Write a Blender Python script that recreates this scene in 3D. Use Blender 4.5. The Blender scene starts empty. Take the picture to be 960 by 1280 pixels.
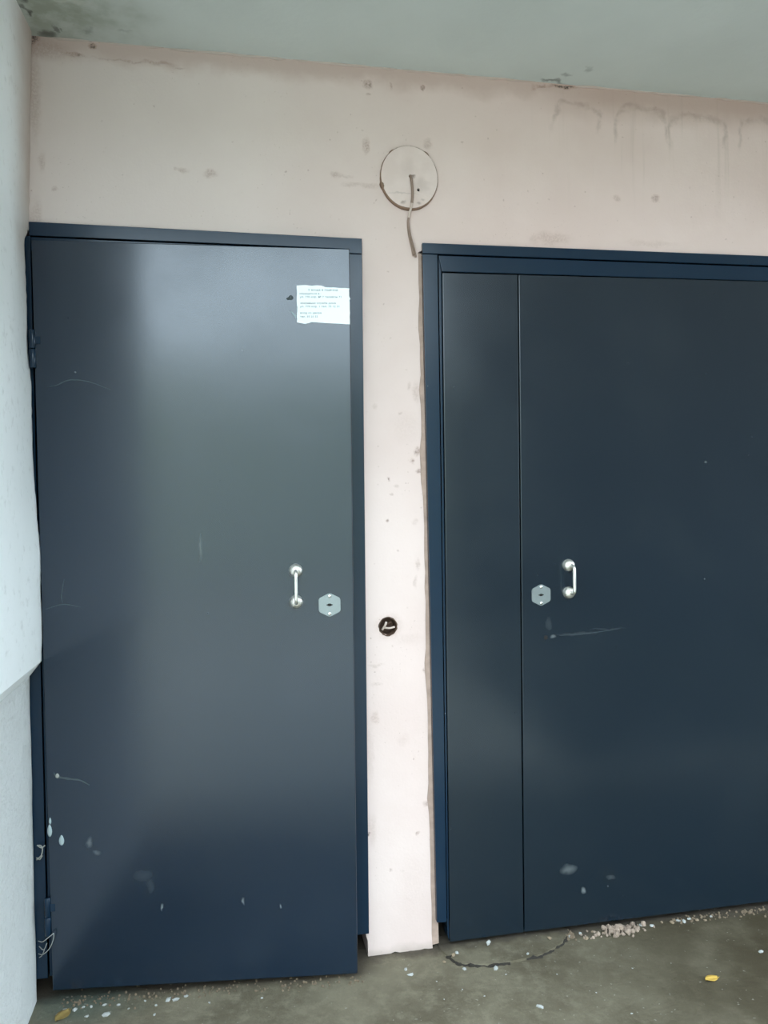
import bpy, bmesh, math, random
from mathutils import Vector, Matrix, noise

random.seed(7)
S = bpy.context.scene
C = S.collection
PI = math.pi

# ------------------------------------------------------------------ camera
cd = bpy.data.cameras.new('camera'); cam = bpy.data.objects.new('camera', cd); C.objects.link(cam)
cd.sensor_fit = 'VERTICAL'; cd.sensor_height = 36.0; cd.lens = 980.0 / 1280.0 * 36.0
cd.clip_start = 0.02; cd.clip_end = 300
CR = Vector((0.98170, -0.18958, -0.01507)); CU = Vector((0.01744, 0.01081, 0.99979)); CF = Vector((0.18937, 0.98181, -0.01394))
M = Matrix((CR, CU, -CF)).transposed().to_4x4(); M.translation = Vector((0.5251, -2.2638, 1.3412))
cam.matrix_world = M
S.camera = cam

# ------------------------------------------------------------------ sky and exposure
w = bpy.data.worlds.new('sky'); S.world = w; w.use_nodes = True
bg = w.node_tree.nodes['Background']
bg.inputs[0].default_value = (0.75, 0.92, 1.04, 1); bg.inputs[1].default_value = 1.0
S.view_settings.view_transform = 'Standard'; S.view_settings.look = 'None'
S.view_settings.gamma = 1.0; S.view_settings.use_curve_mapping = False
S.view_settings.exposure = 2.87

# ------------------------------------------------------------------ helpers
def link(name, bm, mat, parent=None, smooth=False, bevel=0, seg=2):
    me = bpy.data.meshes.new(name)
    bmesh.ops.recalc_face_normals(bm, faces=bm.faces)
    bm.to_mesh(me); bm.free()
    o = bpy.data.objects.new(name, me); C.objects.link(o)
    if mat: me.materials.append(mat)
    if parent: o.parent = parent
    if smooth:
        for p in me.polygons: p.use_smooth = True
    if bevel:
        m = o.modifiers.new('b', 'BEVEL'); m.width = bevel; m.segments = seg; m.limit_method = 'ANGLE'; m.angle_limit = 0.6
    return o

def tag(o, label, cat, group=None, kind=None):
    o['label'] = label; o['category'] = cat
    if group: o['group'] = group
    if kind: o['kind'] = kind
    return o

def empty(name, loc, rz=0.0):
    o = bpy.data.objects.new(name, None); C.objects.link(o)
    o.location = loc; o.rotation_euler = (0, 0, rz); o.empty_display_size = 0.05
    return o

def box(bm, x0, x1, y0, y1, z0, z1):
    v = [bm.verts.new((x, y, z)) for x in (x0, x1) for y in (y0, y1) for z in (z0, z1)]
    for f in ((0, 1, 3, 2), (4, 6, 7, 5), (0, 4, 5, 1), (2, 3, 7, 6), (0, 2, 6, 4), (1, 5, 7, 3)):
        bm.faces.new([v[i] for i in f])

def prism(pts, y0, y1, bm=None):
    """polygon in x, z carried from depth y0 to y1"""
    bm = bm or bmesh.new()
    a = [bm.verts.new((x, y0, z)) for x, z in pts]; b = [bm.verts.new((x, y1, z)) for x, z in pts]
    bm.faces.new(a); bm.faces.new(b[::-1])
    n = len(pts)
    for i in range(n): bm.faces.new((a[i], b[i], b[(i + 1) % n], a[(i + 1) % n]))
    return bm

def tube(bm, pts, r, n=10, cap=True):
    pts = [Vector(p) for p in pts]; rs = r if isinstance(r, (list, tuple)) else [r] * len(pts)
    rings = []; up = None
    for i, p in enumerate(pts):
        t = (pts[min(i + 1, len(pts) - 1)] - pts[max(i - 1, 0)]).normalized()
        if up is None:
            up = t.orthogonal().normalized()
        up = (up - t * up.dot(t)).normalized(); s = t.cross(up)
        rings.append([bm.verts.new(p + (up * math.cos(2 * PI * k / n) + s * math.sin(2 * PI * k / n)) * rs[i]) for k in range(n)])
    for a, b in zip(rings, rings[1:]):
        for k in range(n): bm.faces.new((a[k], a[(k + 1) % n], b[(k + 1) % n], b[k]))
    if cap: bm.faces.new(rings[0][::-1]); bm.faces.new(rings[-1])

def spline(pts, n=8):
    P = [Vector(p) for p in pts]; P = [2 * P[0] - P[1]] + P + [2 * P[-1] - P[-2]]; o = []
    for i in range(1, len(P) - 2):
        a, b, c, d = P[i - 1:i + 3]
        for k in range(n):
            t = k / n
            o.append(0.5 * (2 * b + (c - a) * t + (2 * a - 5 * b + 4 * c - d) * t * t + (3 * b - a - 3 * c + d) * t ** 3))
    o.append(P[-2]); return o

def lathe(bm, prof, cx, y, cz, n=28):
    """profile of (radius, distance towards the viewer) turned about the y axis"""
    rings = []
    for r, d in prof:
        if r < 1e-6: rings.append([bm.verts.new((cx, y - d, cz))])
        else: rings.append([bm.verts.new((cx + r * math.cos(2 * PI * k / n), y - d, cz + r * math.sin(2 * PI * k / n))) for k in range(n)])
    for a, b in zip(rings, rings[1:]):
        for k in range(n):
            q = [a[k % len(a)], a[(k + 1) % len(a)], b[(k + 1) % len(b)], b[k % len(b)]]
            q = list(dict.fromkeys(q))
            if len(q) > 2: bm.faces.new(q)

# ------------------------------------------------------------------ materials
class NT:
    def __init__(s, name):
        s.m = bpy.data.materials.new(name); s.m.use_nodes = True; s.t = s.m.node_tree
        s.b = s.t.nodes['Principled BSDF']
        s.co = s.n('ShaderNodeTexCoord').outputs['Object']
    def n(s, typ, **kw):
        nd = s.t.nodes.new(typ)
        for k, v in kw.items(): setattr(nd, k, v)
        return nd
    def put(s, sock, v):
        if isinstance(v, bpy.types.NodeSocket): s.t.links.new(v, sock)
        elif v is not None: sock.default_value = v
    def math(s, op, a, b=None, c=None, clamp=False):
        nd = s.n('ShaderNodeMath', operation=op, use_clamp=clamp)
        for i, v in enumerate((a, b, c)): s.put(nd.inputs[i], v)
        return nd.outputs[0]
    def vec(s, op, a, b=None, out=0):
        nd = s.n('ShaderNodeVectorMath', operation=op); s.put(nd.inputs[0], a); s.put(nd.inputs[1], b)
        return nd.outputs[out]
    def ramp(s, v, lo, hi, a=0.0, b=1.0):
        nd = s.n('ShaderNodeMapRange', interpolation_type='SMOOTHSTEP')
        for i, x in enumerate((v, lo, hi, a, b)): s.put(nd.inputs[i], x)
        return nd.outputs[0]
    def noise(s, scale, detail=4, rough=0.55, co=None, color=False):
        nd = s.n('ShaderNodeTexNoise'); s.put(nd.inputs['Vector'], co or s.co)
        nd.inputs['Scale'].default_value = scale; nd.inputs['Detail'].default_value = detail; nd.inputs['Roughness'].default_value = rough
        return nd.outputs['Color' if color else 'Fac']
    def voro(s, scale, co=None):
        nd = s.n('ShaderNodeTexVoronoi'); s.put(nd.inputs['Vector'], co or s.co); nd.inputs['Scale'].default_value = scale
        return nd
    def mix(s, fac, a, b):
        nd = s.n('ShaderNodeMix', data_type='RGBA')
        s.put(nd.inputs[0], fac)
        for i, v in ((6, a), (7, b)): s.put(nd.inputs[i], v if isinstance(v, bpy.types.NodeSocket) else (*v, 1))
        return nd.outputs[2]
    def bump(s, h, strength=0.3, dist=0.01):
        nd = s.n('ShaderNodeBump'); nd.inputs['Strength'].default_value = strength; nd.inputs['Distance'].default_value = dist
        s.put(nd.inputs['Height'], h); s.put(s.b.inputs['Normal'], nd.outputs[0])
    def warped(s, scale, amt):
        c = s.vec('SUBTRACT', s.noise(scale, 3, color=True), (0.5, 0.5, 0.5))
        return s.vec('ADD', s.co, s.vec('MULTIPLY', c, (amt, amt, amt)))
    def spot(s, P, c, r, soft=0.6):
        """1 inside an ellipsoid about c with radii r, falling to 0 at its rim"""
        d = s.vec('MULTIPLY', s.vec('SUBTRACT', P, c), (1 / r[0], 1 / r[1], 1 / r[2]))
        return s.ramp(s.vec('LENGTH', d, out=1), 1.0, 1.0 - soft)
    def ringmark(s, P, c, r, width, p4=False):
        d = s.vec('MULTIPLY', s.vec('SUBTRACT', P, c), (1 / r[0], 0.0, 1 / r[1]))
        if p4: d = s.vec('MULTIPLY', d, d)
        l = s.math('ABSOLUTE', s.math('SUBTRACT', s.vec('LENGTH', d, out=1), 1.0))
        return s.ramp(l, width, 0.0)
    def xyz(s, co=None):
        nd = s.n('ShaderNodeSeparateXYZ'); s.put(nd.inputs[0], co or s.co); return nd.outputs
    def done(s, col, rough=0.6, metal=0.0, spec=0.5):
        s.put(s.b.inputs['Base Color'], col if isinstance(col, bpy.types.NodeSocket) else (*col, 1))
        s.put(s.b.inputs['Roughness'], rough); s.put(s.b.inputs['Metallic'], metal); s.put(s.b.inputs['Specular IOR Level'], spec)
        return s.m

def plain(name, col, rough=0.6, metal=0.0, var=0.15, scale=60):
    t = NT(name)
    f = t.noise(scale)
    return t.done(t.mix(f, tuple(c * (1 - var) for c in col), tuple(min(1, c * (1 + var)) for c in col)), rough, metal)

def pink_plaster():
    t = NT('pink_plaster')
    base = t.mix(t.ramp(t.noise(2.2, 5), 0.3, 0.75), PINK_A, PINK_B)
    X0 = t.xyz()[0]
    base = t.mix(t.ramp(X0, 1.4, 0.2, 0, 0.5), base, (0.635, 0.585, 0.55))
    P = t.warped(28, 0.03); Pf = t.warped(11, 0.085); X, Y, Z = t.xyz()
    # pinker, peeled band under the ceiling
    band = t.math('MULTIPLY', t.ramp(t.math('ADD', Z, t.math('MULTIPLY', t.noise(9), 0.10)), 2.585, 2.635), 0.55)
    band2 = t.math('MULTIPLY', t.ramp(X, 1.3, 1.7), t.ramp(t.math('ADD', Z, t.math('MULTIPLY', t.noise(7), 0.08)), 2.53, 2.62))
    col = t.mix(t.math('MAXIMUM', band, t.math('MULTIPLY', band2, 0.75)), base, (0.44, 0.30, 0.25))
    # tide marks of leaking water: arched outlines open at the foot
    arcs = None
    for cx, hw, top, foot in ((1.585, 0.075, 2.548, 2.46), (1.80, 0.092, 2.552, 2.43), (1.995, 0.095, 2.548, 2.44), (2.24, 0.10, 2.553, 2.43)):
        h = top - foot
        a = t.ringmark(Pf, (cx, 0, foot), (hw, h), 0.26, p4=True)
        a = t.math('MULTIPLY', a, t.ramp(Z, foot - 0.01, foot + 0.05))
        arcs = a if arcs is None else t.math('MAXIMUM', arcs, a)
    col = t.mix(t.math('MULTIPLY', arcs, t.ramp(t.noise(34, 5), 0.3, 0.62, 0.04, 0.42)), col, (0.30, 0.21, 0.17))
    # faint runs below the marks
    runs = t.noise(1.0, 3, co=t.vec('MULTIPLY', t.co, (42, 1, 1.5)))
    runs = t.math('MULTIPLY', t.ramp(runs, 0.55, 0.72), t.math('MULTIPLY', t.ramp(X, 1.35, 1.7), t.ramp(Z, 2.12, 2.5)))
    col = t.mix(t.math('MULTIPLY', runs, 0.22), col, (0.40, 0.30, 0.25))
    # marks with places of their own
    SP = [(.48, 2.268, .024, .013, .42), (.405, 2.272, .018, .008, .35), (.385, 2.272, .008, .006, .3), (.835, 2.291, .016, .01, .4), (.855, 2.285, .03, .007, .22), (.885, 2.262, .04, .007, .22),
          (.93, 2.262, .035, .009, .25), (.934, 2.556, .014, .014, .6), (.934, 2.525, .006, .006, .5), (.926, 2.378, .010, .026, .45), (1.112, 2.396, .018, .018, .35), (1.0, 2.555, .006, .01, .4), (1.10, 2.557, .006, .008, .7),
          (.8992, .3588, .008, .006, .8), (1.049, .3516, .008, .009, .6), (1.846, 2.28, .014, .014, .55), (1.71, 2.272, .012, .010, .35), (1.497, 2.136, .07, .022, .28), (1.44, 2.13, .02, .018, .2),
          (1.83, 2.135, .10, .012, .15), (1.54, 2.599, .05, .008, .95), (1.47, 2.598, .02, .006, .6), (1.445, 2.59, .01, .012, .3), (.12, 2.565, .04, .008, .45), (.135, 2.567, .012, .006, .7), (.27, 2.562, .12, .004, .28),
          (.345, 2.563, .055, .008, .38), (.40, 2.556, .02, .004, .3), (.173, 2.596, .014, .012, .8), (.012, 2.598, .03, .018, .95), (.03, 2.572, .09, .03, .30), (.02, 2.45, .018, .14, .3), (.035, 2.27, .012, .03, .3), (.068, 2.2, .010, .008, .35), (.02, 2.12, .015, .06, .25),
          (.975, 1.403, .005, .006, .65), (.970, 1.285, .005, .006, .7), (1.0, 1.385, .010, .006, .3), (.985, 1.36, .006, .005, .35), (1.048, 1.46, .009, .009, .55), (1.066, 1.487, .012, .016, .6), (1.073, 1.425, .016, .010, .75), (1.003, 1.19, .004, .005, .45),
          (1.082, .836, .010, .012, .5), (1.078, .436, .016, .012, .45), (.94, 1.62, .01, .01, .2), (1.045, 1.68, .008, .012, .3), (1.015, 1.60, .009, .007, .3), (1.03, 1.56, .05, .05, .10), (1.065, 1.66, .012, .03, .25),
          (.93, .86, .025, .006, .25), (.93, .80, .022, .006, .2), (.925, .70, .014, .02, .3), (1.01, .63, .02, .02, .12), (1.06, 1.15, .008, .02, .3), (1.055, 1.10, .006, .02, .25), (1.03, .93, .05, .02, .10), (.97, .97, .045, .04, .3),
          (.965, .25, .006, .006, .35), (1.0, .24, .012, .008, .15), (1.03, .20, .05, .10, .08), (.91, .37, .014, .05, .18), (.91, .60, .01, .1, .12), (1.055, 1.28, .008, .01, .2)]
    m = None
    for x, z, rx, rz, k in SP:
        a = t.math('MULTIPLY', t.spot(P, (x, 0, z), (rx * 1.25, 0.4, rz * 1.25), 0.8), k)
        m = a if m is None else t.math('MAXIMUM', m, a)
    pep = t.voro(30, t.warped(40, 0.02))
    pits = t.math('MULTIPLY', t.ramp(pep.outputs['Distance'], 0.11, 0.04), t.ramp(t.noise(6), 0.44, 0.56))
    m = t.math('MAXIMUM', m, t.math('MULTIPLY', pits, 0.38))
    grit = t.ramp(t.noise(160, 4, 0.7), 0.32, 0.62, 0.25, 1.0)
    m = t.math('MULTIPLY', m, grit)
    fine = t.math('MULTIPLY', t.ramp(t.voro(75, t.warped(60, 0.012)).outputs['Distance'], 0.13, 0.05), t.ramp(t.noise(4, 3), 0.48, 0.62, 0, 0.30))
    m = t.math('MAXIMUM', m, fine)
    col = t.mix(m, col, t.mix(t.ramp(m, 0.35, 0.7), (0.24, 0.115, 0.07), (0.05, 0.032, 0.024)))
    # dirt along the foot of the wall
    foot = t.ramp(t.math('ADD', Z, t.math('MULTIPLY', t.noise(14), 0.04)), 0.05, 0.015)
    col = t.mix(t.math('MULTIPLY', foot, 0.45), col, (0.30, 0.24, 0.19))
    h = t.math('ADD', t.noise(5, 3), t.math('ADD', t.math('MULTIPLY', t.noise(120, 4), 0.12), t.math('MULTIPLY', m, -0.35)))
    t.bump(h, 0.30, 0.012)
    return t.done(col, 0.85, spec=0.25)

def white_plaster(name, rough_relief):
    t = NT(name)
    col = t.mix(t.ramp(t.noise(3, 4), 0.3, 0.7), (0.86, 0.86, 0.84), (0.90, 0.90, 0.885))
    X, Y, Z = t.xyz()
    grime = t.math('MULTIPLY', t.ramp(t.noise(40, 5), 0.55, 0.75), 0.25)
    col = t.mix(grime, col, (0.42, 0.40, 0.36))
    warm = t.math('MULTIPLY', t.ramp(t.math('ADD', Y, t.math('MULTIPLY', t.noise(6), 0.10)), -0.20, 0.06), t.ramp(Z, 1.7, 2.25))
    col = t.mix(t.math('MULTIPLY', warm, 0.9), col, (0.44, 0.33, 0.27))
    if rough_relief:
        col = t.mix(0.45, col, (0.44, 0.43, 0.40))
        t.bump(t.math('ADD', t.noise(70, 5, 0.65), t.math('MULTIPLY', t.noise(22, 3), 0.8)), 0.65, 0.012)
        col = t.mix(t.ramp(t.noise(95, 3), 0.58, 0.72, 0, 0.22), col, (0.33, 0.33, 0.31))
    else:
        t.bump(t.math('ADD', t.noise(6, 3), t.math('MULTIPLY', t.noise(90, 3), 0.15)), 0.3, 0.012)
    return t.done(col, 0.85, spec=0.25)

def ceiling_paint():
    t = NT('ceiling_paint')
    col = t.mix(t.ramp(t.noise(2.0, 4), 0.3, 0.7), CEIL_A, CEIL_B)
    P = t.warped(25, 0.06)
    m = None
    for x, y, rx, ry, k in ((.06, -.01, .03, .03, .7), (.085, -.035, .012, .03, .6), (.03, -.11, .01, .03, .8), (.036, -.16, .008, .03, .7), (.10, -.035, .006, .01, .5), (.17, -.05, .02, .02, .3),
                            (1.5, -.012, .06, .012, .6), (1.53, -.05, .02, .012, .4), (1.58, -.09, .015, .02, .3), (.26, -.06, .03, .012, .2)):
        a = t.math('MULTIPLY', t.spot(P, (x, y, 2.607), (rx, ry, 1), 0.8), k); m = a if m is None else t.math('MAXIMUM', m, a)
    moss = t.math('MULTIPLY', t.spot(t.warped(6, 0.2), (.10, -.12, 2.607), (.32, .26, 1), 0.9), t.ramp(t.noise(14, 5), 0.35, 0.65, 0.3, 0.75))
    col = t.mix(moss, col, (0.22, 0.235, 0.165))
    col = t.mix(t.math('MULTIPLY', t.spot(P, (.13, -.17, 2.607), (.12, .012, 1), 0.9), 0.5), col, (0.55, 0.56, 0.5))
    col = t.mix(m, col, (0.05, 0.045, 0.04))
    t.bump(t.math('ADD', t.noise(4, 3), t.math('MULTIPLY', t.noise(60), 0.2)), 0.25, 0.012)
    return t.done(col, 0.8, spec=0.3)

def concrete():
    t = NT('worn_concrete')
    a = t.ramp(t.noise(3.5, 6, 0.62), 0.30, 0.72)
    col = t.mix(a, (0.088, 0.072, 0.045), (0.168, 0.144, 0.098))
    X, Y, Z = t.xyz()
    col = t.mix(t.ramp(t.noise(22, 6, 0.7), 0.42, 0.72, 0, 0.65), col, (0.21, 0.18, 0.125))
    brown = t.math('MULTIPLY', t.ramp(X, 1.1, 2.1), t.ramp(t.noise(6, 4), 0.3, 0.6, 0.6, 0.95))  # floor turns darker and browner towards the right
    col = t.mix(brown, col, (0.036, 0.026, 0.010))
    col = t.mix(t.ramp(t.math('ADD', Y, t.math('MULTIPLY', t.noise(1.5), 0.5)), -0.7, -1.6), col, (0.33, 0.315, 0.27))
    # packed dirt along the foot of the doors
    e = t.math('ADD', Y, t.math('MULTIPLY', t.noise(20, 4), 0.10))
    col = t.mix(t.ramp(e, 0.0, 0.055, 0, 0.85), col, (0.055, 0.043, 0.032))
    under = t.math('ADD', t.math('ADD', Y, t.math('MULTIPLY', X, 0.083)), t.math('MULTIPLY', t.noise(18, 4), 0.07))  # shadow under the ajar leaf painted into the floor as a dirt tone
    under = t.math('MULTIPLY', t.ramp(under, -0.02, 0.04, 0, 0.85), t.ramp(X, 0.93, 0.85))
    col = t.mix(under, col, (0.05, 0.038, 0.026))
    moss = t.math('MULTIPLY', t.spot(t.warped(12, 0.12), (.10, -.06, 0), (.22, .12, 1), 0.9), 0.6)
    col = t.mix(moss, col, (0.055, 0.085, 0.07))
    col = t.mix(t.ramp(t.voro(38, t.warped(50, 0.02)).outputs['Distance'], 0.12, 0.05, 0, 0.35), col, (0.40, 0.38, 0.33))
    t.bump(t.math('ADD', t.noise(9, 4), t.math('MULTIPLY', t.noise(70, 5, 0.7), 0.5)), 0.55, 0.015)
    return t.done(col, 0.85, spec=0.3)

def navy_paint(name, marks=(), cols=None, spec=0.7):
    t = NT(name)
    col = t.mix(t.ramp(t.noise(1.6, 4), 0.3, 0.7), *(cols or (NAVY_A, NAVY_B)))
    X, Y, Z = t.xyz()
    P = t.warped(40, 0.02)
    m = None
    for x, z, rx, rz, k in marks:
        a = t.math('MULTIPLY', t.spot(P, (x, 0, z), (rx, 0.3, rz), 0.9), k); m = a if m is None else t.math('MAXIMUM', m, a)
    dust = t.math('MULTIPLY', t.ramp(t.voro(22, t.warped(30, 0.02)).outputs['Distance'], 0.055, 0.02), t.ramp(t.noise(5), 0.55, 0.65, 0, 0.35))
    film = t.math('MULTIPLY', t.ramp(t.noise(3.0, 5), 0.5, 0.8), 0.012)
    dust = t.math('MAXIMUM', dust, film)
    if m is not None: dust = t.math('MAXIMUM', dust, m)
    col = t.mix(dust, col, (0.36, 0.38, 0.37))
    rough = t.ramp(t.noise(4, 4), 0.3, 0.7, ROUGH - 0.03, ROUGH + 0.03)
    t.bump(t.math('ADD', t.noise(2.2, 2), t.math('MULTIPLY', t.noise(300, 2), 0.03)), 0.04, 0.01)
    return t.done(col, rough, spec=spec)

PINK_A, PINK_B = (0.655, 0.49, 0.445), (0.72, 0.56, 0.515)
CEIL_A, CEIL_B = (0.55, 0.58, 0.555), (0.60, 0.63, 0.605)
NAVY_A, NAVY_B = (0.0035, 0.013, 0.026), (0.0050, 0.015, 0.030)
ROUGH = 0.20

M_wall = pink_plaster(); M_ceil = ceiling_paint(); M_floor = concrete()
M_white = white_plaster('pale_plaster', False); M_stucco = white_plaster('pale_stucco', True)
M_navy = navy_paint('navy_paint', (), ((0.005, 0.018, 0.036), (0.007, 0.021, 0.042)), 0.36)
M_leafL = navy_paint('navy_paint_scuffed', [(.676, 1.906, .016, .010, .0), (.25, .33, .04, .025, .05), (.27, .30, .015, .03, .05), (.42, 1.22, .006, .05, .12), (.11, .43, .012, .02, .22), (.13, .40, .015, .008, .15), (.30, .24, .004, .012, .5), (.52, .24, .005, .012, .4), (.62, .22, .004, .01, .45)], ((0.0035, 0.013, 0.027), (0.005, 0.015, 0.031)), 0.78)
M_leafR = navy_paint('navy_paint_dusty', [(1.465, .96, .014, .03, .05), (1.48, .92, .012, .008, .3), (1.56, .925, .10, .007, .06), (1.66, .935, .09, .004, .05), (1.52, .20, .035, .02, .22), (1.57, .13, .012, .012, .4), (1.66, .16, .02, .01, .1), (2.0, 1.45, .006, .006, .25)], ((0.0055, 0.0125, 0.020), (0.007, 0.0145, 0.0225)), 0.65)
M_brown = plain('dark_brown_render', (0.075, 0.066, 0.058), 0.9, 0, 0.2, 12)
M_ground = plain('dark_ground', (0.035, 0.030, 0.020), 0.95, 0, 0.4, 9)
M_stone = plain('pale_render', (0.50, 0.53, 0.42), 0.9, 0, 0.15, 3)
M_crackm = plain('crack_shade', (0.022, 0.017, 0.012), 0.95, 0, 0.5, 60)
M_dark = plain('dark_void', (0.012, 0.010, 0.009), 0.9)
M_metal = plain('satin_nickel', (0.80, 0.77, 0.70), 0.40, 0.9, 0.05, 30)
M_plate = plain('zinc_plate', (0.26, 0.285, 0.285), 0.45, 0.6, 0.08, 40)
M_screw = plain('bright_screw', (0.85, 0.85, 0.83), 0.22, 1.0, 0.04)
M_paper = plain('white_paper', (0.84, 0.87, 0.88), 0.7, 0, 0.03, 8)
M_ink = plain('faded_ink', (0.22, 0.25, 0.27), 0.8, 0, 0.1)
M_tape = plain('torn_tape', (0.20, 0.25, 0.27), 0.4, 0, 0.2)
M_glue = plain('glue_smudge', (0.045, 0.058, 0.062), 0.6, 0, 0.2)
M_mortar = plain('bare_mortar', (0.42, 0.295, 0.24), 0.9, 0, 0.35, 40)
M_cable = plain('grey_brown_cable', (0.25, 0.165, 0.125), 0.6, 0, 0.2)
M_cablep = plain('painted_cable', (0.55, 0.43, 0.37), 0.7, 0, 0.1)
M_rust = plain('rusty_steel', (0.085, 0.045, 0.028), 0.75, 0.2, 0.5, 60)
M_rim = plain('dirt_shadow_joint', (0.22, 0.13, 0.09), 0.9, 0, 0.35, 50)
M_chip = plain('white_chip', (0.37, 0.365, 0.345), 0.8, 0, 0.12)
M_chipb = plain('beige_chip', (0.26, 0.19, 0.125), 0.85, 0, 0.25)
M_leafy = plain('yellow_leaf', (0.50, 0.31, 0.055), 0.7, 0, 0.25, 80)
M_leafb = plain('tan_leaf', (0.25, 0.17, 0.05), 0.7, 0, 0.3, 80)
M_web = plain('cobweb_thread', (0.30, 0.30, 0.27), 0.8, 0, 0.2)
M_scr = plain('scratch_line', (0.045, 0.060, 0.066), 0.6, 0, 0.2)
M_drip = plain('white_paint_drip', (0.34, 0.40, 0.41), 0.5, 0, 0.1)

# ------------------------------------------------------------------ setting: end wall with two door openings
def jitter(a, b, n, amp):
    out = []
    for i in range(1, n):
        t = i / n
        out.append((a[0] + (b[0] - a[0]) * t + random.uniform(-amp, amp), a[1] + (b[1] - a[1]) * t))
    return out

edge = [(1.0765, 2.075)] + jitter((1.0765, 2.075), (1.0885, 0.0), 46, 0.0016) + [(1.0905, -0.002)]
def nick(z0, dx, h):
    for i, (x, z) in enumerate(edge):
        if abs(z - z0) < h: edge[i] = (x - dx * (1 - abs(z - z0) / h), z)
for n_ in ((1.487, .008, .05), (1.425, .010, .05), (.836, .010, .05), (.44, .007, .05), (1.86, .006, .05), (1.66, .006, .05)): nick(*n_)
bottom = [(1.065, 0.002), (1.045, -0.001), (1.02, 0.001), (1.0, -0.003), (.975, 0.004), (.955, -0.002), (.93, -0.006)]
outline = ([(-.30, 2.66), (4.6, 2.66), (4.6, -.02), (2.44, -.02), (2.44, 2.085), (1.095, 2.085)] + edge + bottom +
           [(.894, -.008), (.894, .045), (.885, .075), (.885, 2.085), (-.055, 2.085), (-.055, -.02), (-.30, -.02)])
HC = (.9686, .9715)
hole = [(HC[0] + .0265 * (1 + random.uniform(-.05, .05)) * math.cos(2 * PI * k / 26), HC[1] + .0255 * (1 + random.uniform(-.05, .05)) * math.sin(2 * PI * k / 26)) for k in range(26)]
bm = bmesh.new(); ed = []
for loop in (outline, hole):
    vs = [bm.verts.new((x, 0, z)) for x, z in loop]
    ed += [bm.edges.new((vs[i], vs[(i + 1) % len(vs)])) for i in range(len(vs))]
bmesh.ops.triangle_fill(bm, edges=ed, use_beauty=True, use_dissolve=False)
ex = bmesh.ops.extrude_face_region(bm, geom=list(bm.faces))
bmesh.ops.translate(bm, verts=[v for v in ex['geom'] if isinstance(v, bmesh.types.BMVert)], vec=(0, .26, 0))
o = link('wall_end', bm, M_wall); tag(o, 'stained pink plaster wall around the two navy doors', 'wall', kind='structure')
wall_end = o

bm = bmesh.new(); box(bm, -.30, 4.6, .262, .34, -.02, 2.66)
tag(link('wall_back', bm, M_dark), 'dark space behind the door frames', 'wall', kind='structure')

# mortar strip beside the wide door frame: the broken edge of the plaster
L = [(1.055, 2.07), (1.095, 2.07)]
bm = prism([(1.060, 2.073), (1.094, 2.073), (1.1105, .01), (1.072, .005)], .005, .25)
tag(link('trim_1', bm, M_mortar), 'bare mortar strip between the pink pier and the wide door frame', 'trim', kind='structure')

# plaster bead where wall meets ceiling, broken in places
bead = bpy.data.objects.new('trim_2', None); C.objects.link(bead); bead.location = (0, 0, 2.607)
tag(bead, 'broken plaster bead in the joint of pink wall and ceiling', 'trim', kind='structure')
for a, b in ((.06, .17), (.19, .36), (.375, .70), (.715, 1.02), (1.03, 1.45), (1.58, 2.02), (2.04, 2.7)):
    bm = bmesh.new(); n = max(4, int((b - a) / .025))
    pts = [(a + (b - a) * i / n, random.uniform(-.001, .002), random.uniform(-.002, .002)) for i in range(n + 1)]
    rs = [.0015 if i in (0, n) else random.uniform(.003, .006) for i in range(n + 1)]
    tube(bm, pts, rs, 7); link('bead', bm, M_wall, bead, True)

# ceiling and floor
bm = bmesh.new(); box(bm, -.30, 4.6, -1.55, .34, 2.607, 2.76)  # unseen front of the overhang is sized to shape the skylight
tag(link('ceiling', bm, M_ceil), 'grey green painted ceiling slab over the doors with mould in its corner', 'ceiling', kind='structure')

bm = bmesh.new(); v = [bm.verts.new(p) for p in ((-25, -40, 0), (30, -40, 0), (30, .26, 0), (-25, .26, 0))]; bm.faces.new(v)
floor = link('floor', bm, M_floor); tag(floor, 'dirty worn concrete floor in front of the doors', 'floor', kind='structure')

# raised cement patch with its crack, in front of the wide door
rim = [(1.112, -.010), (1.120, -.045), (1.135, -.080), (1.152, -.100), (1.19, -.113), (1.235, -.122), (1.29, -.120), (1.345, -.110), (1.40, -.100), (1.435, -.082), (1.478, -.058), (1.50, -.035), (1.52, -.01)]
rim = [(x + random.uniform(-.004, .004), y + random.uniform(-.004, .004)) for x, y in rim]
bm = bmesh.new()
poly = rim + [(1.52, .05), (1.112, .05)]
a = [bm.verts.new((x, y, .005)) for x, y in poly]; b = [bm.verts.new((x * 1.0, y - (.004 if i < len(rim) else 0), -.004)) for i, (x, y) in enumerate(poly)]
bm.faces.new(a)
for i in range(len(poly)): bm.faces.new((a[i], b[i], b[(i + 1) % len(poly)], a[(i + 1) % len(poly)]))
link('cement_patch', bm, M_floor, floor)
for seg, r0 in ((rim[1:7], .006), (rim[7:12], .005)):  # shade of the crack painted in as dark tubes along the patch
    bm = bmesh.new(); sp = spline([(x, y - .004, -.0005) for x, y in seg], 5)
    sp = [p + Vector((random.uniform(-.0025, .0025), random.uniform(-.0045, .0045), random.uniform(-.002, .001))) for p in sp]; tube(bm, sp, [max(.0015, r0 * random.uniform(.35, 1.5)) for _ in sp], 6); link('crack', bm, M_crackm, floor)

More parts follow.
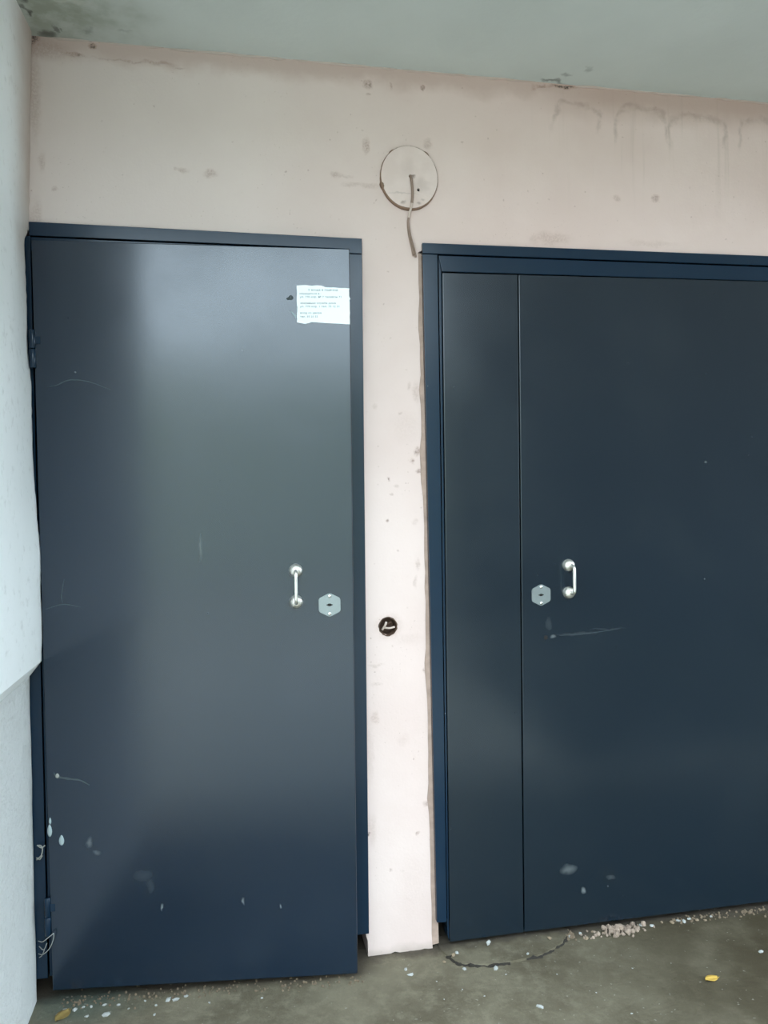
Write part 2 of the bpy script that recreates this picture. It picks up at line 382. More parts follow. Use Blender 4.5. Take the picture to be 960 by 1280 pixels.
# side wall: upper cladding with a ragged edge by the door, lower stucco set back
XE = [(2.607, .021), (2.40, .013), (2.124, .004), (2.075, .001), (2.052, -.0092), (1.9033, -.0062), (1.7541, -.0051), (1.6688, .0012), (1.5833, .0015), (1.4976, .0018), (1.4118, .0041), (1.3044, .010), (1.2181, .0164), (1.1105, .0148), (1.0457, .017), (.97, .0145), (.935, .0128)]
def xe(z):
    for (z1, x1), (z0, x0) in zip(XE, XE[1:]):
        if z0 <= z <= z1: return x0 + (x1 - x0) * (z - z0) / (z1 - z0)
    return XE[0][1] if z > 2 else XE[-1][1]
bm = bmesh.new()
zs = [2.607 - i * (2.607 - .925) / 110 for i in range(111)]
ys = [-.012, -.02, -.035, -.06, -.10, -.16, -.25, -.40, -.6, -.8, -1.05]
rows = []
for z in zs:
    r = []
    for j, y in enumerate(ys):
        f = min(1, max(0, (-y - .02) / .25)); f = f * f * (3 - 2 * f)
        x = xe(z) * (1 - f) + .012 * f + .002 * noise.noise((0, y * 6, z * 5)) * (j > 0)
        if j == 0: x = x - .004 + random.uniform(-.0012, .0008)
        yy = y + (random.uniform(-.003, .003) if j < 2 and z < 2.07 else 0) + (.012 if z > 2.115 and j == 0 else 0)
        r.append(bm.verts.new((x, yy, z)))
    rows.append(r)
low = [bm.verts.new((-.030, y, .872 + .01 * y + random.uniform(-.002, .002))) for y in ys]; rows.append(low)
for a, b in zip(rows, rows[1:]):
    for j in range(len(ys) - 1): bm.faces.new((a[j], a[j + 1], b[j + 1], b[j]))
# returns at the door end, the free end, top and back
bk = [[bm.verts.new((-.30, r[0].co.y, r[0].co.z)) for r in rows], [bm.verts.new((-.30, r[-1].co.y, r[-1].co.z)) for r in rows]]
for i in range(len(rows) - 1):
    bm.faces.new((rows[i][0], rows[i + 1][0], bk[0][i + 1], bk[0][i])); bm.faces.new((rows[i][-1], bk[1][i], bk[1][i + 1], rows[i + 1][-1]))
    bm.faces.new((bk[0][i], bk[0][i + 1], bk[1][i + 1], bk[1][i]))
bm.faces.new(rows[0] + [bk[1][0], bk[0][0]]); bm.faces.new(rows[-1] + [bk[1][-1], bk[0][-1]])
wl = bpy.data.objects.new('wall_left', None); C.objects.link(wl); wl.location = (0, 0, 0)
tag(wl, 'pale side wall with ragged upper cladding ending above rough stucco', 'wall', kind='structure')
o = link('upper_cladding', bm, M_white, wl)
for p in o.data.polygons: p.use_smooth = True
o.modifiers.new('s', 'EDGE_SPLIT').split_angle = 0.45
bm = bmesh.new(); box(bm, -.30, -.0205, -1.05, -.012, -.01, .90)
bmesh.ops.subdivide_edges(bm, edges=list(bm.edges), cuts=14, use_grid_fill=True)
for v in bm.verts:
    if v.co.x > -.03: v.co.x += .003 * noise.noise((0, v.co.y * 14, v.co.z * 14)) + .004 * max(0, .3 - v.co.z)
link('lower_stucco', bm, M_stucco, wl)

# unseen dark wall and ground, added to darken the reflection in the wide door
bm = bmesh.new(); box(bm, 2.7, 17, -6.3, -6.0, 0, 5.3)
tag(link('wall_dark_added', bm, M_brown), 'unseen dark wall added across from the wide door', 'wall', kind='structure')
bm = bmesh.new(); box(bm, 2.2, 17, -6.0, -1.5, -.2, .012)
tag(link('ground_dark_added', bm, M_ground), 'unseen dark ground added before the dark wall', 'ground', kind='structure')

# unseen pale wall across the yard, added for the ajar door to mirror
bm = bmesh.new(); box(bm, -14, 5.0, -13.0, -12.6, 0, 4.0)
tag(link('wall_pale_added', bm, M_stone), 'unseen pale wall added across the yard from the doors', 'wall', kind='structure')

# ------------------------------------------------------------------ ironmongery
def dome_handle(parent, x, y, zt, zb, out=.044):
    h = empty('handle', (x, y, (zt + zb) / 2)); h.parent = parent
    d = (zt - zb) / 2
    for z in (d, -d):
        bm = bmesh.new()
        lathe(bm, [(.0185, 0), (.0190, .002), (.0185, .006), (.0165, .012), (.012, .0165), (.006, .019), (0, .0195)], 0, 0, z)
        link('rosette', bm, M_metal, h, True)
    r = .012; pts = [(0, -.012, d)]
    for k in range(7):
        t = k / 6 * PI / 2; pts.append((0, -(out - r) - r * math.sin(t), d - r + r * math.cos(t)))
    for k in range(7):
        t = k / 6 * PI / 2; pts.append((0, -(out - r) - r * math.cos(t), -d + r - r * math.sin(t)))
    pts.append((0, -.012, -d))
    bm = bmesh.new(); tube(bm, pts, .0050, 14); link('grip', bm, M_metal, h, True)
    return h

def lock_plate(parent, x, y, z):
    hx = []
    w_, h_, s_ = .030, .0335, .0185
    for px, pz in ((0, h_), (-w_, s_), (-w_, -s_), (0, -h_), (w_, -s_), (w_, s_)): hx.append((px, pz))
    # round the corners
    pts = []
    for i, p in enumerate(hx):
        a = Vector(hx[i - 1]); b = Vector(p); c = Vector(hx[(i + 1) % 6])
        e0 = b + (a - b).normalized() * .006; e1 = b + (c - b).normalized() * .006
        for k in range(5):
            t = k / 4; pts.append(tuple(e0 * (1 - t) ** 2 + b * 2 * t * (1 - t) + e1 * t * t))
    k = empty('lock_plate', (x, y, z)); k.parent = parent
    slot = [(.0095 * math.cos(2 * PI * i / 20), .0024 * math.sin(2 * PI * i / 20) * (1.6 if i % 20 in (4, 5, 6, 14, 15, 16) else 1)) for i in range(20)]
    bm = bmesh.new(); ed = []
    for loop in (pts, slot):
        vs = [bm.verts.new((px, -.0025, pz)) for px, pz in loop]
        ed += [bm.edges.new((vs[i], vs[(i + 1) % len(vs)])) for i in range(len(vs))]
    bmesh.ops.triangle_fill(bm, edges=ed, use_beauty=True)
    ex = bmesh.ops.extrude_face_region(bm, geom=list(bm.faces))
    bmesh.ops.translate(bm, verts=[v for v in ex['geom'] if isinstance(v, bmesh.types.BMVert)], vec=(0, .0025, 0))
    link('plate', bm, M_plate, k)
    bm = bmesh.new(); lathe(bm, [(.0105, -.0002), (.0105, .0003), (0, .0003)], 0, 0, 0, 20); link('keyhole', bm, M_dark, k)
    for zz in (.0245, -.0245):
        bm = bmesh.new(); lathe(bm, [(.0052, .002), (.0050, .0035), (.0036, .0048), (0, .0054)], 0, 0, zz, 16); link('screw', bm, M_screw, k, True)
    return k

def hinge(parent, x, y, z0, z1):
    h = empty('hinge', (x, y, (z0 + z1) / 2)); h.parent = parent; d = (z1 - z0) / 2
    for a, b in ((-d, -.001), (.001, d)):
        bm = bmesh.new(); tube(bm, [(0, 0, a), (0, 0, a + .002), (0, 0, b - .002), (0, 0, b)], [.007, .0085, .0085, .007], 14); link('barrel', bm, M_navy, h, True)
    bm = bmesh.new(); box(bm, .006, .020, -.002, .004, .25 * d, .65 * d); link('tab', bm, M_navy, h, bevel=.001)
    return h

# ------------------------------------------------------------------ door with the notice, a hand's breadth ajar
d1 = empty('door_1', (0, 0, 0)); tag(d1, 'navy steel door standing slightly ajar, white paper notice near its top', 'door', kind='structure')
link('header', prism([(.001, 2.106), (.907, 2.104), (.9072, 2.060), (.866, 2.060), (.866, 2.0715), (.001, 2.069)], -.009, .07), M_navy, d1, bevel=.0015)
link('header_stop', prism([(.004, 2.067), (.866, 2.0705), (.866, 2.03), (.004, 2.03)], -.003, .07), M_navy, d1, bevel=.0015)
link('jamb', prism([(-.045, 2.068), (.0035, 2.068), (.0085, .055), (-.045, .055)], -.006, .07), M_navy, d1, bevel=.0015)
link('jamb', prism([(.866, 2.0585), (.9068, 2.0585), (.8965, .072), (.860, .072)], -.009, .07), M_navy, d1, bevel=.0015)
link('jamb_stop', prism([(.005, 2.065), (.045, 2.065), (.045, .055), (.0105, .055)], .002, .07), M_navy, d1, bevel=.0015)
link('jamb_stop', prism([(.815, 2.055), (.868, 2.055), (.862, .072), (.815, .072)], .004, .07), M_navy, d1, bevel=.0015)

AL = -0.08343
leaf = empty('leaf', (.018, -.030, 0), AL); leaf.parent = d1
bm = prism([(-.007, 2.050), (.0077, .034), (.832, .014), (.8413, 2.043)], 0, .020)
leaf_panel = link('leaf', bm, M_leafL, d1, bevel=.002); leaf_panel.location = (.018, -.030, 0); leaf_panel.rotation_euler = (0, 0, AL)
bpy.data.objects.remove(leaf)
leaf = leaf_panel; leaf.name = 'leaf'
bm = bmesh.new(); box(bm, .05, .80, .0205, .052, .06, 2.0); o = link('inner_panel', bm, M_navy, leaf, bevel=.002)

hL = dome_handle(d1, 0, 0, 1.1528, 1.0662)
ca, sa = math.cos(AL), math.sin(AL)
def on_leaf(u, d=0.0): return (.018 + u * ca - (-d) * sa * 1.0, -.030 + u * sa + (-d) * ca)
hx, hy = on_leaf(.6779); hL.location = (hx, hy, (1.1528 + 1.0662) / 2); hL.rotation_euler = (0, 0, AL)
kx, ky = on_leaf(.7700); k = lock_plate(d1, kx, ky, 1.0546); k.rotation_euler = (0, 0, AL)
hinge(d1, .009, -.030, 1.710, 1.812); hinge(d1, .0165, -.030, .183, .287)

def ribbon(name, pts, r, mat, parent, y=-.0003):
    bm = bmesh.new(); sp = spline([(x, 0, z) for x, z in pts], 6); n = len(sp)
    L_, R_ = [], []
    for i, p in enumerate(sp):
        t = (sp[min(i + 1, n - 1)] - sp[max(i - 1, 0)]).normalized(); q = Vector((-t.z, 0, t.x)); k_ = r * (.35 + .65 * math.sin(PI * (i + .5) / n)) * random.uniform(.6, 1.2)
        for lst, s in ((L_, 1), (R_, -1)): lst.append(bm.verts.new((p.x + q.x * k_ * s, y - .0003, p.z + q.z * k_ * s)))
    for i in range(n - 1): bm.faces.new((L_[i], L_[i + 1], R_[i + 1], R_[i]))
    f = bmesh.ops.extrude_face_region(bm, geom=list(bm.faces)); bmesh.ops.translate(bm, verts=[v for v in f['geom'] if isinstance(v, bmesh.types.BMVert)], vec=(0, .0005, 0))
    return link(name, bm, mat, parent)
ribbon('scratch', [(.024, 1.659), (.05, 1.664), (.075, 1.676), (.10, 1.679), (.14, 1.672), (.19, 1.652)], .0016, M_scr, leaf)
ribbon('scratch', [(.06, 1.145), (.055, 1.12), (.052, 1.095), (.055, 1.08)], .0012, M_scr, leaf)
ribbon('scratch', [(.01, 1.065), (.035, 1.073), (.06, 1.077), (.10, 1.068)], .0012, M_scr, leaf)
ribbon('scratch', [(.022, .625), (.03, .613), (.06, .606), (.09, .600), (.115, .585)], .0030, M_scr, leaf)
def drop(u, z, w_, h_, parent, name='paint_drip', mat=None):
    bm = bmesh.new(); n = 18
    ring = [(u + w_ * math.sin(2 * PI * k_ / n) * (1 - .35 * max(0, math.cos(2 * PI * k_ / n))), z + h_ * math.cos(2 * PI * k_ / n)) for k_ in range(n)]
    a = [bm.verts.new((x, .0002, zz)) for x, zz in ring]; b = [bm.verts.new((u + (x - u) * .7, -.0012, z + (zz - z) * .7)) for x, zz in ring]
    for i in range(n): bm.faces.new((a[i], a[(i + 1) % n], b[(i + 1) % n], b[i]))
    bm.faces.new(b); bm.faces.new(a[::-1]); return link(name, bm, mat or M_drip, parent, True)
drop(.0085, .468, .0065, .018, leaf); drop(.0100, .494, .0035, .010, leaf); drop(.0385, .440, .0075, .015, leaf); drop(.031, .615, .006, .007, leaf, mat=M_web)
drop(.6770, 1.9060, .0075, .007, leaf, 'glue_smudge', M_glue); drop(.6700, 1.9030, .006, .004, leaf, 'glue_smudge', M_glue)

# paper notice stuck to the leaf
nt = empty('paper_notice', (*on_leaf(.7665, .0006), 1.835), AL)
tag(nt, 'small white printed paper notice with torn edges glued high on the ajar navy door', 'notice')
PW, PH = .0728, .1015
def torn(a, b, n, amp): return [(a[0] + (b[0] - a[0]) * i / n + random.uniform(-amp, amp), a[1] + (b[1] - a[1]) * i / n + random.uniform(-amp, amp)) for i in range(n)]
ol = (torn((-PW, 0.002), (-.05, -.001), 4, .0012) + torn((-.05, -.001), (-.035, .004), 3, .0010) + torn((-.035, .004), (PW, -.0015), 10, .0006) + torn((PW, -.0015), (PW - .001, .060), 6, .0006) + torn((PW - .001, .060), (PW + .0015, .075), 3, .001)
      + torn((PW - .001, .075), (PW - .001, .0985), 4, .0006) + torn((PW - .001, .0985), (-.005, .1015), 7, .0007) + torn((-.005, .1045), (-.06, .1050), 6, .0010) + torn((-PW, .1035), (-PW, .002), 10, .0007))
link('sheet', prism(ol, -.0006, .0), M_paper, nt)
bm = prism([(-PW - .002, .022), (-PW - .020, .036), (-PW - .016, .030), (-PW - .011, .022), (-PW - .004, .013)], -.0003, .0003)
o = link('torn_scrap', bm, M_tape, nt); o['label'] = 'grey torn scrap'
lines = [('\u0423 \u0432\u0445\u043e\u0434\u0430 \u0432 \u043f\u043e\u0434\u044a\u0435\u0437\u0434', .0900, -.042, .0075, 1.0), ('\u043e\u0431\u0440\u0430\u0449\u0430\u0442\u044c\u0441\u044f \u0432 :', .0795, -.066, .0068, .9), ('\u0443\u043b. 770 \u043a\u043e\u0440. \u2116 7 \u0442\u0435\u043b\u0435\u0444\u043e\u043d 71', .0705, -.065, .0072, 1.0),
         ('\u0430\u0432\u0430\u0440\u0438\u0439\u043d\u0430\u044f \u0441\u043b\u0443\u0436\u0431\u0430 \u0434\u043e\u043c\u0430', .0535, -.064, .0068, .9), ('\u0443\u043b. 770 \u043a\u043e\u0440. 1 \u0442\u0435\u043b. 75 12 31', .0440, -.065, .0074, 1.0), ('\u0432\u0445\u043e\u0434 \u0441\u043e \u0434\u0432\u043e\u0440\u0430', .0265, -.065, .0070, .9), ('\u0442\u0435\u043b. 35 25 55', .0165, -.065, .0070, .9)]
for txt, z, x, size, wgt in lines:
    cu = bpy.data.curves.new('printed_line', 'FONT'); cu.body = txt; cu.size = size; cu.extrude = .00015; cu.offset = .00012; cu.resolution_u = 2; cu.space_character = 1.05
    to = bpy.data.objects.new('tmp', cu); C.objects.link(to); bpy.context.view_layer.update()
    me = bpy.data.meshes.new_from_object(to.evaluated_get(bpy.context.evaluated_depsgraph_get())); bpy.data.objects.remove(to)
    o = bpy.data.objects.new('printed_line', me); C.objects.link(o); me.materials.clear(); me.materials.append(M_ink)
    o.parent = nt; o.rotation_euler = (PI / 2, -.012, 0); o.location = (x, -.00075, z); o.scale = (1.17, 1, 1)

# ------------------------------------------------------------------ wide door: fixed side panel and broad leaf
d2 = empty('door_2', (0, 0, 0)); tag(d2, 'wide navy steel door with a narrow side panel beside its broad leaf', 'door', kind='structure')
link('header', prism([(1.0865, 2.0995), (2.46, 2.114), (2.46, 2.083), (1.0868, 2.0685)], -.012, .07), M_navy, d2, bevel=.0015)
link('jamb', prism([(1.0868, 2.0670), (1.1325, 2.0672), (1.1318, .080), (1.1016, .0815)], -.012, .07), M_navy, d2, bevel=.0015)
link('jamb', prism([(2.40, 2.081), (2.46, 2.082), (2.46, .08), (2.40, .08)], -.012, .07), M_navy, d2, bevel=.0015)
link('inner_header', prism([(1.1365, 2.0655), (2.39, 2.0785), (2.39, 2.0335), (1.1460, 2.0185)], -.009, .07), M_navy, d2, bevel=.0015)
link('inner_jamb', prism([(1.1365, 2.0640), (1.1440, 2.0170), (1.1440, 2.015), (1.1390, .02), (1.1345, .04)], -.009, .06), M_navy, d2, bevel=.001)
link('side_panel', prism([(1.1460, 2.0140), (1.3795, 2.0170), (1.3720, .0215), (1.1400, .0195)], -.014, .045), M_leafR, d2, bevel=.002)
lr = link('leaf', prism([(1.3835, 2.0170), (2.385, 2.0310), (2.385, .0225), (1.3760, .0215)], -.014, .045), M_leafR, d2, bevel=.002)
dome_handle(d2, 1.531, -.014, 1.1364, 1.0524)
lock_plate(d2, 1.4417, -.014, 1.0484)
bm = bmesh.new(); lathe(bm, [(.007, -.0005), (.0068, .0006), (0, .0008)], 1.4556, -.014, .9176, 14); o = link('drill_hole', bm, M_dark, lr); o['label'] = 'small dark drill hole'
ribbon('scratch', [(1.50, .922), (1.56, .923), (1.62, .926), (1.70, .934)], .0007, M_scr, lr, -.0142)

# ------------------------------------------------------------------ things on the wall
lp = empty('lamp_base', (1.0512, 0, 2.2902)); tag(lp, 'round painted lamp base plate with rim of dirt and painted shadow on the pink wall above the pier', 'lamp base')
RX, RZ = .0845, .0905
circ = [(RX * math.cos(2 * PI * k_ / 64), RZ * math.sin(2 * PI * k_ / 64)) for k_ in range(64)]
h1 = [(.0024 + .0050 * math.cos(2 * PI * k_ / 12), .0025 + .0050 * math.sin(2 * PI * k_ / 12)) for k_ in range(12)]
h2 = [(.0261 + .0042 * math.cos(2 * PI * k_ / 12), -.0359 + .0046 * math.sin(2 * PI * k_ / 12)) for k_ in range(12)]
bm = bmesh.new(); ed = []
for loop in (circ, h1, h2):
    vs = [bm.verts.new((x, -.010, z)) for x, z in loop]; ed += [bm.edges.new((vs[i], vs[(i + 1) % len(vs)])) for i in range(len(vs))]
bmesh.ops.triangle_fill(bm, edges=ed, use_beauty=True)
ex = bmesh.ops.extrude_face_region(bm, geom=list(bm.faces)); bmesh.ops.translate(bm, verts=[v for v in ex['geom'] if isinstance(v, bmesh.types.BMVert)], vec=(0, .010, 0))
t = NT('painted_disc'); col = t.mix(t.ramp(t.noise(14, 4), .35, .7), (.66, .515, .47), (.72, .575, .53)); P = t.warped(30, .03); m = None
for x, z, rx, rz, k_ in ((.012, .002, .012, .008, .7), (-.02, -.05, .06, .004, .22), (-.022, -.076, .012, .008, .5), (.025, -.075, .012, .006, .45), (.04, -.066, .01, .006, .3), (.035, -.02, .03, .03, .18), (-.005, .02, .03, .05, .08)):
    a = t.math('MULTIPLY', t.spot(P, (x, 0, z), (rx, 1, rz), .8), k_); m = a if m is None else t.math('MAXIMUM', m, a)
t.bump(t.noise(60), .15, .004)
M_disc = t.done(t.mix(m, col, (.16, .10, .075)), .8, spec=.3)
link('plate', bm, M_disc, lp)
for hx_, hz_ in ((.0024, .0025), (.0261, -.0359)):
    bm = bmesh.new(); lathe(bm, [(.006, .001), (.006, .003), (0, .003)], hx_, 0, hz_, 12); link('screw_hole', bm, M_dark, lp)
bm = bmesh.new(); rings = []; N = 72
for k_ in range(N):
    th = 2 * PI * k_ / N; low_ = max(0, -math.sin(th + .25)); r_ = .0016 + .0034 * low_ ** 1.2 + random.uniform(-.0004, .0005)  # dirt rim thickened at lower left to paint in the plate's shadow
    if k_ in (10, 11): r_ += .003
    if k_ in (25, 26): r_ += .002
    if k_ in (39, 40): r_ += .0035
    c_ = Vector(((RX + .001) * math.cos(th), -.004, (RZ + .001) * math.sin(th))); e = Vector((math.cos(th), 0, math.sin(th)))
    rings.append([bm.verts.new(c_ + e * r_ * math.cos(2 * PI * j / 8) + Vector((0, 1, 0)) * (r_ + .002) * math.sin(2 * PI * j / 8)) for j in range(8)])
for k_ in range(N):
    for j in range(8): bm.faces.new((rings[k_][j], rings[k_][(j + 1) % 8], rings[(k_ + 1) % N][(j + 1) % 8], rings[(k_ + 1) % N][j]))
o = link('rim', bm, M_rim, lp, True); o['label'] = 'brown rim of dirt and painted shadow'

cb = empty('cable', (1.0536, 0, 2.2927)); tag(cb, 'cut electric cable hanging from the round lamp base down the pink wall', 'cable')
def cab(name, pts, r, mat):
    bm = bmesh.new(); sp = spline([(x - 1.0536, y, z - 2.2927) for x, y, z in pts], 6); tube(bm, sp, r, 9); return link(name, bm, mat, cb, True)
cab('sheath', [(1.0536, -.006, 2.2935), (1.0540, -.014, 2.290), (1.0558, -.018, 2.27), (1.0575, -.018, 2.245), (1.0572, -.017, 2.2273), (1.0555, -.016, 2.212)], .0040, M_cable)
o = cab('painted_stretch', [(1.0555, -.016, 2.214), (1.0535, -.015, 2.200), (1.0500, -.010, 2.185), (1.0470, -.007, 2.172)], .0036, M_cablep); o['label'] = 'paint-coated pale stretch'
cab('strand', [(1.0470, -.007, 2.173), (1.0455, -.006, 2.155), (1.0470, -.006, 2.130), (1.0515, -.007, 2.105), (1.0570, -.008, 2.080), (1.0600, -.009, 2.062)], .0030, M_cable)
cab('strand', [(1.0475, -.008, 2.173), (1.0465, -.008, 2.155), (1.0495, -.009, 2.130), (1.0555, -.010, 2.105), (1.0625, -.011, 2.078), (1.0660, -.013, 2.056)], .0026, M_cable)

sk = empty('junction_box', (HC[0], 0, HC[1])); tag(sk, 'rusty open junction hole with bent wire ends in the pink pier', 'junction box')
bm = bmesh.new(); lathe(bm, [(.0285, -.002), (.0285, .0008), (.0255, .0012), (.0235, -.004), (.0225, -.035), (0, -.035)], 0, 0, 0, 26)
for v in bm.verts: v.co.x *= 1 + random.uniform(-.05, .05); v.co.z *= 1 + random.uniform(-.05, .05)
link('cup', bm, M_rust, sk)
bm = bmesh.new(); tube(bm, spline([(-.016, .006, -.010), (-.009, -.002, .004), (-.005, -.001, .014)], 5), [.0035] * 11, 8); link('wire', bm, M_cablep, sk, True)
bm = bmesh.new(); tube(bm, spline([(-.010, .004, -.004), (.004, -.002, -.005), (.020, .002, -.003)], 5), [.003] * 11, 8); link('wire', bm, M_cablep, sk, True)
bm = bmesh.new(); tube(bm, spline([(-.012, .015, -.008), (.002, .010, .006), (.012, .012, .010)], 5), [.003] * 11, 8); link('wire', bm, M_rust, sk, True)

# ------------------------------------------------------------------ litter on the floor
def lump(seed, sx, sy, sz):
    rnd = random.Random(seed); bm = bmesh.new(); bmesh.ops.create_icosphere(bm, subdivisions=1, radius=1)
    for v in bm.verts:
        k_ = rnd.uniform(.65, 1.2); v.co = Vector((v.co.x * sx * k_, v.co.y * sy * k_, max(v.co.z * sz * k_, -.35 * sz)))
    return bm
def chip(x, y, s, label, group=None, mat=None, z=0.0, seed=None, flat=.45, name='paint_chip', cat='chip'):
    seed = seed if seed is not None else random.randrange(9999); rnd = random.Random(seed)
    o = link(name, lump(seed, s, s * rnd.uniform(.55, .9), s * flat), mat or M_chip)
    o.location = (x, y, z + .35 * s * flat - .0004); o.rotation_euler = (0, 0, rnd.uniform(0, 6))
    tag(o, label, cat, group); return o

chip(.9955, -.116, .0105, 'larger white chip lying before the foot of the pink pier', seed=3)
chip(.9877, -.087, .0070, 'smaller white chip closest to the foot of the pink pier', seed=5)
chip(1.298, -.325, .0115, 'white chip lying alone far out on the bare floor', seed=8)
chip(2.0256, -.226, .0100, 'white chip alone on darker brown floor beside the yellow leaf', seed=11)
chip(1.241, -.139, .0125, 'broad white chip beyond the crack of the cement patch', seed=14)
chip(1.153, -.120, .0090, 'round white chip by the corner of the cracked cement patch', seed=17)
chip(1.353, -.098, .0070, 'small white chip on the rim of the cement patch', seed=18, z=.006)
chip(1.150, -.052, .0080, 'bluish white chip on the cement patch under the narrow panel', seed=19, z=.009)
chip(1.138, -.062, .0095, 'beige crumb on the cement patch corner beside the pier', mat=M_chipb, seed=21, z=.009)
chip(1.255, -.030, .0085, 'white flake leaning under the edge of the narrow panel', seed=22, z=.009, flat=1.2)
chip(1.445, -.040, .0085, 'tan crumb at the door edge end of the cement patch', mat=M_chipb, seed=24, z=.009)
chip(1.515, -.030, .0080, 'white chip under the broad leaf near its seam', seed=27)
chip(1.553, -.022, .0090, 'oval white chip in the dirt under the broad leaf', seed=28)
chip(1.105, -.075, .0070, 'pale crumb between pier foot and cement patch', mat=M_chipb, seed=29)
ORD = 'first second third fourth fifth sixth seventh eighth ninth tenth eleventh twelfth thirteenth fourteenth fifteenth sixteenth seventeenth eighteenth'.split()
rest = [(1.595, -.02), (1.625, -.035), (1.76, -.02), (1.79, -.03), (1.83, -.018), (1.86, -.025), (1.885, -.02), (1.925, -.018), (1.945, -.03), (2.0, -.02), (1.735, -.035), (1.56, -.05), (1.90, -.03), (1.97, -.035)]
for i, (x, y) in enumerate(sorted(rest)):
    chip(x, y, random.choice((.006, .007, .009, .011)), ORD[i] + ' pale crumb from the pier side along the foot of the broad leaf', 'crumbs under the broad leaf', mat=random.choice((M_chip, M_chipb, M_chipb)))
for i, (x, y, s) in enumerate(sorted([(.33, -.085, .010), (.352, -.088, .011), (.378, -.080, .008), (.20, -.078, .006), (.165, -.070, .008), (.13, -.07, .007), (.23, -.10, .005), (.30, -.10, .005), (.27, -.075, .005), (.175, -.115, .012), (.125, -.110, .007), (.30, -.14, .005), (.09, -.075, .009), (.11, -.068, .006), (.05, -.085, .008), (.065, -.075, .010), (.44, -.12, .005), (.58, -.13, .004)])):
    chip(x, y, s, ORD[i] + ' bluish white crumb from the stucco wall along the ajar door', 'crumbs under the ajar door', flat=.5)
for i, (x, y, s) in enumerate(sorted([(1.06, -.16, .003), (1.12, -.21, .003), (1.17, -.25, .0035), (1.40, -.2, .003), (1.47, -.30, .003), (1.26, -.17, .0035), (1.62, -.22, .003), (1.06, -.24, .003), (1.34, -.42, .003), (1.52, -.40, .004)])):
    chip(x, y, s, ORD[i] + ' tiny pale speck from the pier across the open concrete floor', 'specks on the open floor')

# crumbled plaster heap: nobody could count it
bm = bmesh.new(); rnd = random.Random(4)
for i in range(150):
    r_ = abs(rnd.gauss(0, 1)); x = 1.675 + rnd.gauss(0, .042); y = -.035 + rnd.gauss(0, .013); top = .020 * math.exp(-((x - 1.665) / .035) ** 2 - ((y + .035) / .014) ** 2)
    s = rnd.uniform(.002, .006) * rnd.choice((.7, 1, 1, 1.7))
    g = bmesh.ops.create_icosphere(bm, subdivisions=1, radius=s, matrix=Matrix.Translation((x, min(y, -.012), s * .6 + top * rnd.random())))
    for v in g['verts']: v.co += Vector((rnd.uniform(-1, 1), rnd.uniform(-1, 1), rnd.uniform(-1, 1))) * s * .3
o = link('plaster_crumbs', bm, plain('crumb_plaster', (.29, .215, .165), .9, 0, .45, 90)); tag(o, 'heap of pale plaster crumbs under the broad navy leaf', 'rubble', kind='stuff')
# grit along the foot of both doors
bm = bmesh.new()
for i in range(420):
    if rnd.random() < .45: u = rnd.uniform(.05, .86); x = u; y = -.03 - .083 * u + rnd.gauss(0, .018); 
    else: x = rnd.choice((rnd.uniform(1.50, 1.53), rnd.uniform(1.87, 2.2))); y = -.022 + rnd.gauss(0, .012)
    s = rnd.uniform(.0012, .0042)
    bmesh.ops.create_icosphere(bm, subdivisions=1, radius=s, matrix=Matrix.Translation((x, y, s * .5)))
o = link('grit', bm, plain('brown_grit', (.16, .115, .075), .9, 0, .5, 70)); tag(o, 'brown grit and crumbs strewn along the foot of both doors', 'grit', kind='stuff')

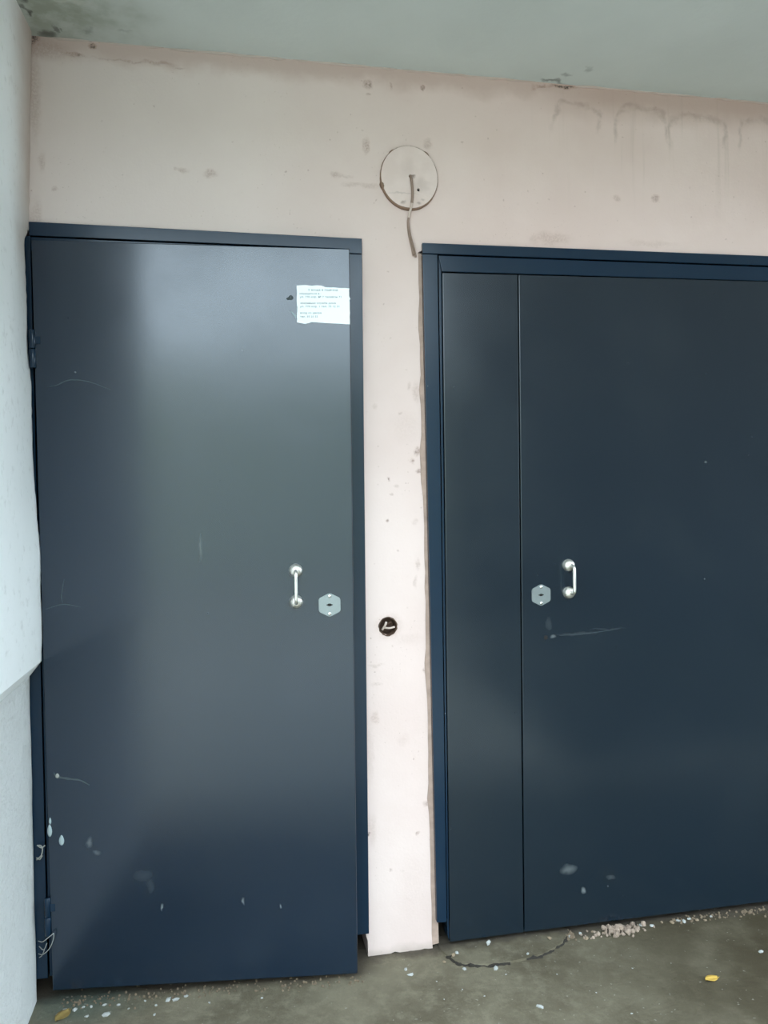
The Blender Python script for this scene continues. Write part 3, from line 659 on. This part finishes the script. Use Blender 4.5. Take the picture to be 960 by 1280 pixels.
def dead_leaf(x, y, s, rz, mat, label, z=0.0):
    bm = bmesh.new(); n = 9; rows = []
    for i in range(n):
        t_ = i / (n - 1); wd = s * .34 * math.sin(PI * (t_ * .94 + .03)) ** .8
        rows.append([bm.verts.new((s * (t_ - .5), wd * k_, .003 + .16 * s * abs(k_) * .6 + .10 * s * (t_ - .5) ** 2 + random.uniform(0, .001))) for k_ in (-1, -.5, 0, .5, 1)])
    for a, b in zip(rows, rows[1:]):
        for j in range(4): bm.faces.new((a[j], b[j], b[j + 1], a[j + 1]))
    f = bmesh.ops.extrude_face_region(bm, geom=list(bm.faces)); bmesh.ops.translate(bm, verts=[v for v in f['geom'] if isinstance(v, bmesh.types.BMVert)], vec=(0, 0, .0005))
    e = empty('dead_leaf', (x, y, z - .002), rz); tag(e, label, 'leaf'); link('blade', bm, mat, e, True)
    bm = bmesh.new(); tube(bm, [(s * .48, 0, .004), (s * .62, .002, .003), (s * .72, .005, .003)], .0008, 6); link('stalk', bm, mat, e, True)
dead_leaf(1.806, -.316, .040, .1, M_leafy, 'small yellow leaf lying on the open concrete floor')
dead_leaf(.064, -.098, .050, 1.0, M_leafb, 'tan dead leaf in the corner by the pale stucco')

def threads(name, base, paths, r, label):
    e = empty(name, base); tag(e, label, 'cobweb')
    for p in paths:
        bm = bmesh.new(); sp = spline([(x - base[0], y - base[1], z - base[2]) for x, y, z in p], 6); tube(bm, sp, r, 6); link('thread', bm, M_web, e, True)
threads('cobweb', (-.012, -.025, .385), [[(-.012, -.013, .385), (-.006, -.022, .392), (.003, -.025, .402), (.006, -.026, .418), (.001, -.022, .426), (-.010, -.013, .424)], [(-.010, -.013, .424), (.003, -.024, .421), (.013, -.028, .428)], [(-.012, -.013, .390), (-.002, -.024, .390), (.005, -.026, .400)]], .0016, 'pale cobweb curl on the navy frame above the lower hinge')
threads('cobweb', (-.012, -.03, .15), [[(-.012, -.016, .165), (.004, -.036, .172), (.020, -.042, .185), (.034, -.044, .196)], [(-.012, -.016, .130), (.004, -.036, .138), (.022, -.042, .155), (.033, -.044, .180), (.034, -.044, .196)], [(-.010, -.016, .150), (.006, -.036, .150), (.016, -.042, .170)], [(-.010, -.016, .12), (.000, -.03, .132), (.008, -.036, .150)]], .0011, 'wispy pale cobweb tuft at the lower hinge of the ajar door')
